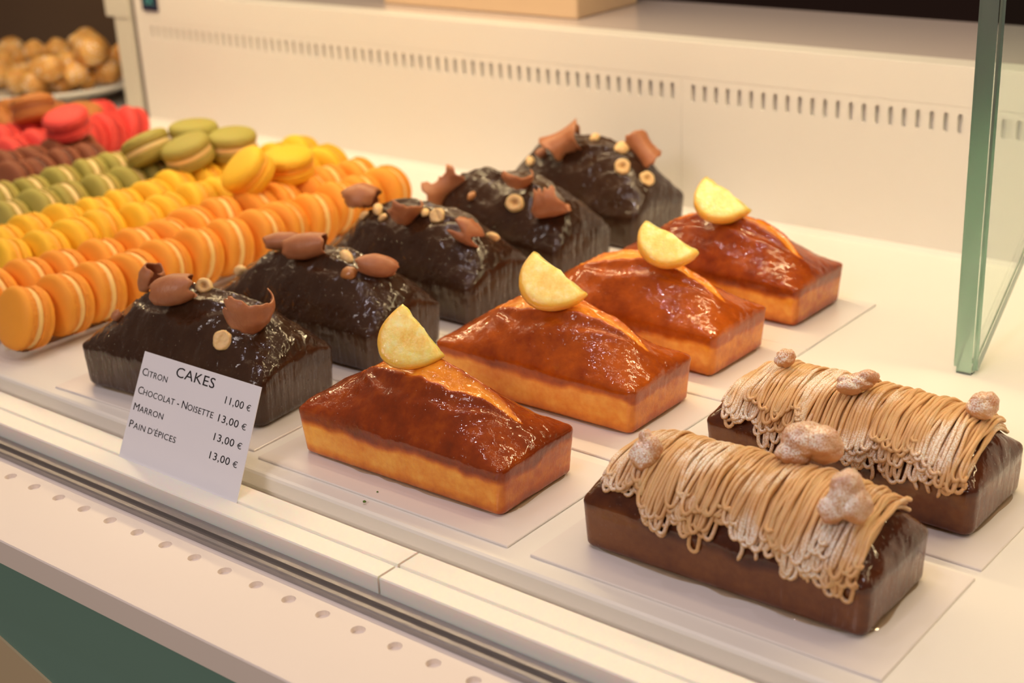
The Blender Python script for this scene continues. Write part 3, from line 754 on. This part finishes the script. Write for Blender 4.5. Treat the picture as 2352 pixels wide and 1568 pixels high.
chestnut(1943, 1142, 112, 112, 8, 'sugared three lobed chestnut piece on the right half of the front chestnut cake', [(.05, .1, .35, .6), (-.45, 0, -.4, .5), (.3, .1, -.25, .62), (0, .1, 0, .6)])
chestnut(1804, 822, 46, 44, 9, 'pale chestnut tip at the left end of the rear chestnut cake')
chestnut(1972, 876, 88, 58, 12, 'amber translucent chestnut piece in the middle of the rear chestnut cake', [(-.35, 0, -.3, .6), (.4, .1, .3, .5), (.1, 0, 0, .6), (-.5, 0, .1, .4)])
chestnut(2258, 932, 72, 68, 14, 'pale sugared chestnut piece at the right end of the rear chestnut cake')

# ------------------------------------------------------------------ price card
z0 = -.0044
BLc = at_z(272, 1050, z0); BRc = at_z(543, 1156, z0)
yb = .5527
BLc = at_y(272, 1050, yb); BRc = at_y(543, 1156, yb); zb = (BLc.z + BRc.z) / 2
TLc = at_y(333, 806, .590); TRc = at_y(601, 889, .590)
ex = ((BRc - BLc).normalized() + (TRc - TLc).normalized()).normalized()
mid = (BLc + BRc) / 2; tm = (TLc + TRc) / 2
ez = (tm - mid); ez = (ez - ex * ez.dot(ex)).normalized(); en = ex.cross(ez)        # toward the camera
if en.dot(EYE - mid) < 0: en = -en
cs = [on_plane(x, y, mid, en) for x, y in ((272, 1050), (543, 1156), (601, 889), (333, 806))]
card = empty('price_card', (mid.x, mid.y, mid.z)); tag(card, 'white CAKES price card listing four prices, leaning in the rail before the front chocolate cake', 'price card')
V = [c - mid for c in cs] + [c - mid - en * .0005 for c in cs]
dn = -ez * .004
link('card', mesh('card', V, [(0, 1, 2, 3), (7, 6, 5, 4), (0, 4, 5, 1), (1, 5, 6, 2), (2, 6, 7, 3), (3, 7, 4, 0)], False), M_PAPER, card)
TV = []; TF = []
def glyphs(txt):
    cu = bpy.data.curves.new('t', 'FONT'); cu.body = txt; cu.size = 1; cu.resolution_u = 3; cu.space_character = 1.05
    t = bpy.data.objects.new('t', cu); COL.objects.link(t); bpy.context.view_layer.update()
    me = bpy.data.meshes.new_from_object(t.evaluated_get(bpy.context.evaluated_depsgraph_get()))
    v = [v.co.copy() for v in me.vertices]; f = [tuple(p.vertices) for p in me.polygons]
    bpy.data.objects.remove(t); bpy.data.curves.remove(cu); bpy.data.meshes.remove(me); return v, f
def text(runs, pl, pr, cap):
    """runs: (letters, relative size); a space starts a new word"""
    a = on_plane(pl[0], pl[1], mid, en); b = on_plane(pr[0], pr[1], mid, en)
    e1 = (cs[2] - cs[3]).normalized() * .5 + (cs[1] - cs[0]).normalized() * .5; e1.normalize(); e2 = en.cross(e1)
    if e2.dot(ez) < 0: e2 = -e2
    P = []; Q = []; cur = 0
    for txt, k in runs:
        if txt == ' ': cur += .26; continue
        v, f = glyphs(txt); x0 = min(c.x for c in v); x1 = max(c.x for c in v); n0 = len(P)
        P += [(cur + (c.x - x0) * k, c.y * k) for c in v]; Q += [tuple(i + n0 for i in q) for q in f]; cur += (x1 - x0) * k + .075
    W_ = (b - a).dot(e1); sx_ = W_ / (cur - .075); sy_ = cap * depth(a) / F / .95 / .727; base = len(TV)
    for x, y in P: TV.append(a + e1 * x * sx_ + e2 * y * sy_ + en * .00015 - mid)
    for q in Q: TF.append(tuple(i + base for i in q))
text([('CAKES', 1)], (403, 864), (491, 892), 23)
SC = .8
text([('C', 1), ('ITRON', SC)], (326, 860), (383, 878), 17)
text([('C', 1), ('HOCOLAT', SC), (' ', 1), ('-', 1), (' ', 1), ('N', 1), ('OISETTE', SC)], (316, 902), (489, 957), 17)
text([('M', 1), ('ARRON', SC)], (306, 940), (374, 961), 17)
text([('P', 1), ('AIN', SC), (' ', 1), ("D'ÉPICES", SC)], (296, 979), (403, 1014), 17)
text([('11,00', 1), (' ', 1), ('€', .8)], (516, 926), (574, 945), 17)
text([('13,00', 1), (' ', 1), ('€', .8)], (500, 967), (564, 988), 17)
text([('13,00', 1), (' ', 1), ('€', .8)], (490, 1010), (554, 1031), 17)
text([('13,00', 1), (' ', 1), ('€', .8)], (480, 1052), (544, 1073), 17)
link('lettering', mesh('lettering', TV, TF, False), M_INK, card)

# ------------------------------------------------------------------ macarons
MR = .0262
def macaron_meshes():
    n = 56
    def lathe(prof, foot, ruff):
        V = []; ft = []; Fc = []
        for j, (r, z) in enumerate(prof):
            r *= 1.045
            for i in range(n):
                a = math.tau * i / n; k = 1
                if foot[j] and ruff: k += .045 * noise.noise(Vector((math.cos(a) * 7, math.sin(a) * 7, z * 420))) + .02 * noise.noise(Vector((math.cos(a) * 22, math.sin(a) * 22, z * 900)))
                V.append((r * k * math.cos(a), r * k * math.sin(a), z)); ft.append(foot[j])
        for j in range(len(prof) - 1):
            for i in range(n): k = (i + 1) % n; Fc.append((j * n + i, j * n + k, (j + 1) * n + k, (j + 1) * n + i))
        Fc.append(tuple(range(n))[::-1]); b = (len(prof) - 1) * n; Fc.append(tuple(range(b, b + n)))
        me = mesh('m', V, Fc); a = me.attributes.new('foot', 'FLOAT', 'POINT'); a.data.foreach_set('value', ft); return me
    prof = [(.0238, .0030), (.0256, .0034), (.0263, .0044), (.0259, .0056), (.0264, .0068), (.0258, .0080), (.0262, .0090), (.0260, .0104), (.0250, .0124), (.0230, .0142), (.0196, .0157), (.0145, .0168), (.0078, .0174), (.0005, .0175)]
    foot = [1, 1, 1, 1, 1, .8, .1, 0, 0, 0, 0, 0, 0, 0]
    sh = lathe(prof, foot, True)
    fi = lathe([(.0200, -.0038), (.0240, -.0033), (.0250, -.0014), (.0250, .0014), (.0240, .0033), (.0200, .0038)], [0] * 6, True)
    return sh, fi
SH, FI = macaron_meshes()
PROT = {}
for c in MM:
    s = SH.copy(); s.materials.append(MM[c][0]); f = FI.copy(); f.materials.append(MM[c][1]); PROT[c] = (s, f)
def macaron(c, loc, q, label, group):
    o = empty('macaron', loc); o.rotation_mode = 'QUATERNION'; o.rotation_quaternion = q; tag(o, label, 'macaron', group)
    s, f = PROT[c]
    a = link('shell', s, None, o); a.rotation_euler.z = rnd.random() * 6
    b = link('shell', s, None, o); b.rotation_euler = (math.pi, 0, rnd.random() * 6)
    link('filling', f, None, o); return o
ORD = ['first', 'second', 'third', 'fourth', 'fifth', 'sixth', 'seventh', 'eighth', 'ninth', 'tenth', 'eleventh', 'twelfth', 'thirteenth', 'fourteenth', 'fifteenth', 'sixteenth']
def row(c, x, y0, y1, side, start=None, pitch=.0368, px_min=-45):
    y = y0; k = 0
    while y < y1:
        P = Vector((x + rnd.uniform(-.005, .005), y, .0315 + rnd.uniform(-.0015, .002)))
        d = P - EYE; px = CX + F * d.dot(RIGHT) / d.dot(FWD)
        if px > px_min:
            ax = Vector((rnd.gauss(.02, .12), -1, rnd.gauss(.15, .09))).normalized()
            macaron(c, P, ax.to_track_quat('Z', 'Y'), '%s macaron on edge, %s from the near end of the %s %s row' % (c, ORD[k], side, c), '%s macarons standing in the tray' % c)
            k += 1
        y += pitch * rnd.uniform(.93, 1.08)
row('orange', -1.063, .632, 1.10, 'right'); row('orange', -1.123, .640, 1.10, 'left')
row('yellow', -1.193, .700, 1.13, 'right'); row('yellow', -1.252, .728, 1.13, 'left')
row('green', -1.322, .785, 1.09, 'right'); row('green', -1.388, .818, 1.03, 'left')
row('brown', -1.458, .880, 1.00, 'right', pitch=.034); row('brown', -1.512, .905, 1.02, 'left', pitch=.034)
row('pink', -1.577, .955, 1.16, 'right'); row('pink', -1.637, .985, 1.16, 'left')
row('caramel', -1.706, 1.03, 1.13, 'right'); row('caramel', -1.764, 1.05, 1.15, 'left')
# macarons lying on top of the rows
def top(c, px, py, z, nx_, ny_, nz_, label):
    P = at_z(px, py, z); macaron(c, P, Vector((nx_, ny_, nz_)).normalized().to_track_quat('Z', 'Y'), label, 'loose macarons lying on top of the rows')
top('pink', 155, 284, .074, .05, -.25, 1, 'pink macaron lying flat on top of the pink rows')
top('caramel', 76, 250, .074, -.35, .12, 1, 'caramel macaron lying tilted on top of the caramel rows')
top('caramel', 188, 272, .045, .2, -.1, 1, 'caramel macaron peeping out behind the flat pink one')
top('green', 340, 341, .072, -.45, -.1, 1, 'green macaron tipped to the left at the left end of the green heap')
top('green', 432, 352, .071, -.12, -.28, 1, 'green macaron at the front of the green heap, crumpled filling showing')
top('green', 446, 312, .079, 0, 0, 1, 'green macaron at the rear of the green heap')
top('green', 534, 332, .071, .03, -.05, 1, 'green macaron at the right end of the green heap, lying flat')
top('yellow', 570, 398, .074, -.30, -.75, .9, 'yellow macaron leaning with its face towards the viewer on the yellow rows')
top('yellow', 662, 380, .068, .05, -.10, 1, 'yellow macaron lying flat behind the leaning yellow one')
# clear trays, one for each colour
def tray(xa, xb, y0, y1, label):
    V = []; Fc = []; r = .0312; zc = .0316; sec = []
    o = empty('plastic_tray', ((xa + xb) / 2, (y0 + y1) / 2, 0)); tag(o, label, 'tray', 'clear plastic macaron trays')
    inv = Matrix.Translation(-o.location)
    for xc in (xa, xb):
        V = []; Fc = []; nA = 20; rows_ = []
        ys = [(y0 - .012 + .012 * (1 - math.cos(t_)), math.sin(t_)) for t_ in [math.pi / 2 * k / 6 for k in range(1, 7)]] + [(y0 + (y1 - y0) * k / 8, 1) for k in range(1, 9)]
        for (y, k_) in ys:
            for i in range(nA + 1):
                a = R(-52 + 104 * i / nA); V.append((xc + r * k_ * math.sin(a) , y, zc - r * (.45 + .55 * k_) * math.cos(a) + .0002))
        wN = nA + 1
        for j in range(len(ys) - 1):
            for i in range(nA): q = j * wN + i; Fc.append((q, q + 1, q + wN + 1, q + wN))
        Fc.append(tuple(range(wN)))
        me = mesh('trough', V, Fc); t_ = link('trough', me, M_CLEAR, o); t_.matrix_parent_inverse = inv
tray(-1.123, -1.063, .612, 1.11, 'clear plastic tray under the orange macarons beside the front chocolate cake')
tray(-1.252, -1.193, .668, 1.13, 'clear plastic tray under the yellow macarons')
tray(-1.388, -1.322, .750, 1.10, 'clear plastic tray under the green macarons')
tray(-1.512, -1.458, .842, 1.03, 'clear plastic tray under the brown macarons')
tray(-1.637, -1.577, .920, 1.17, 'clear plastic tray under the pink macarons')
tray(-1.764, -1.706, .992, 1.16, 'clear plastic tray under the caramel macarons')

# ------------------------------------------------------------------ plate of choux puffs behind the post
PC = Vector((-1.985, 1.305, 0))
prof = [(.0, .004), (.06, .004), (.075, .0), (.085, .0), (.09, .006), (.13, .020), (.158, .030), (.162, .033), (.160, .036), (.150, .034), (.12, .024), (.085, .013), (.0, .012)]
V = []; Fc = []; n = 72
for r, z in prof:
    for i in range(n): a = math.tau * i / n; V.append((max(r, .0005) * 1.11 * math.cos(a), max(r, .0005) * 1.11 * math.sin(a), z))
for j in range(len(prof) - 1):
    for i in range(n): k = (i + 1) % n; Fc.append((j * n + i, j * n + k, (j + 1) * n + k, (j + 1) * n + i))
tag(link('plate', mesh('plate', V, Fc), M_PLATE, None, PC), 'round white plate of sugared puffs behind the cream post', 'plate')
puffs = [(195, 100, .030), (130, 118, .026), (87, 118, .022), (20, 118, .028), (58, 142, .030), (160, 160, .036), (218, 150, .034), (262, 135, .028), (100, 160, .028), (20, 160, .028),
         (60, 185, .026), (120, 198, .028), (175, 195, .026), (230, 185, .026), (272, 172, .028), (45, 212, .026), (5, 205, .026), (255, 205, .022), (205, 212, .022), (150, 218, .022), (95, 222, .022)]
PP = []
for i, (px, py, r0) in enumerate(puffs):
    PP.append([at_y(px, py, 1.345 - .115 * (py - 90) / 130 + .012 * math.sin(i * 2.1)), r0 * .86])
for it in range(60):
    for i in range(len(PP)):
        for j in range(i):
            d = PP[i][0] - PP[j][0]; m_ = (PP[i][1] + PP[j][1]) * .88 - d.length
            if m_ > 0:
                d = d.normalized(); d = (d + FWD * (.5 if d.dot(FWD) > 0 else -.5)).normalized() * m_ * .3
                PP[i][0] += d; PP[j][0] -= d
        c = PP[i][0]; q = Vector((c.x - PC.x, c.y - PC.y)); lim = .145
        if q.length > lim: q = q.normalized() * lim; c.x = PC.x + q.x; c.y = PC.y + q.y
        c.z = max(c.z, .017 + PP[i][1] * .8 + max(0, q.length - .09) * .33)
for i, (px, py, r0) in enumerate(puffs):
    P, s_ = PP[i]
    me = blob('choux_puff', s_ * 1.0, s_ * .96, s_ * .9, i + 1, .10, 1.3, 3)
    o = link('choux_puff', me, M_CHOUX, None, P); o.rotation_euler = (rnd.random() * .6, rnd.random() * .6, rnd.random() * 6)
    PP[i].append(o)
def cell(px, py): return (min(2, int(max(0, py - 95) / 45)), max(0, min(4, int((px + 10) / 58))))
cells = {}
for i, (px, py, r0) in enumerate(puffs):
    if i: cells.setdefault(cell(px, py), []).append((px, i))
for (ly, cx_), its in cells.items():
    its.sort(); nm = {1: [''], 2: [', the left one', ', the right one'], 3: [', the leftmost', ', the middle one', ', the rightmost']}[len(its)]
    for (px, i), ex_ in zip(its, nm):
        tag(PP[i][2], 'golden choux puff in the %s layer, %s%s, on the plate' % (('upper', 'middle', 'lowest')[ly], ('far left', 'left of centre', 'at centre', 'right of centre', 'far right')[cx_], ex_), 'cream puff', 'choux puffs piled on the plate')
tag(PP[0][2], 'large golden choux puff crowning the pile on the white plate', 'cream puff', 'choux puffs piled on the plate')

# ------------------------------------------------------------------ crumbs of zest
for px, py, s, lb in ((837, 1151, .0013, 'green crumb of zest on the front edge of the front lemon cake board'), (867, 1129, .0007, 'tiny green zest speck on the board before the front lemon cake')):
    P = at_z(px, py, BT + .0005); me = blob('zest_crumb', s, s * .8, s * .6, px, .3, 1.5, 2)
    tag(link('zest_crumb', me, M_ZEST, None, P), lb, 'crumb')
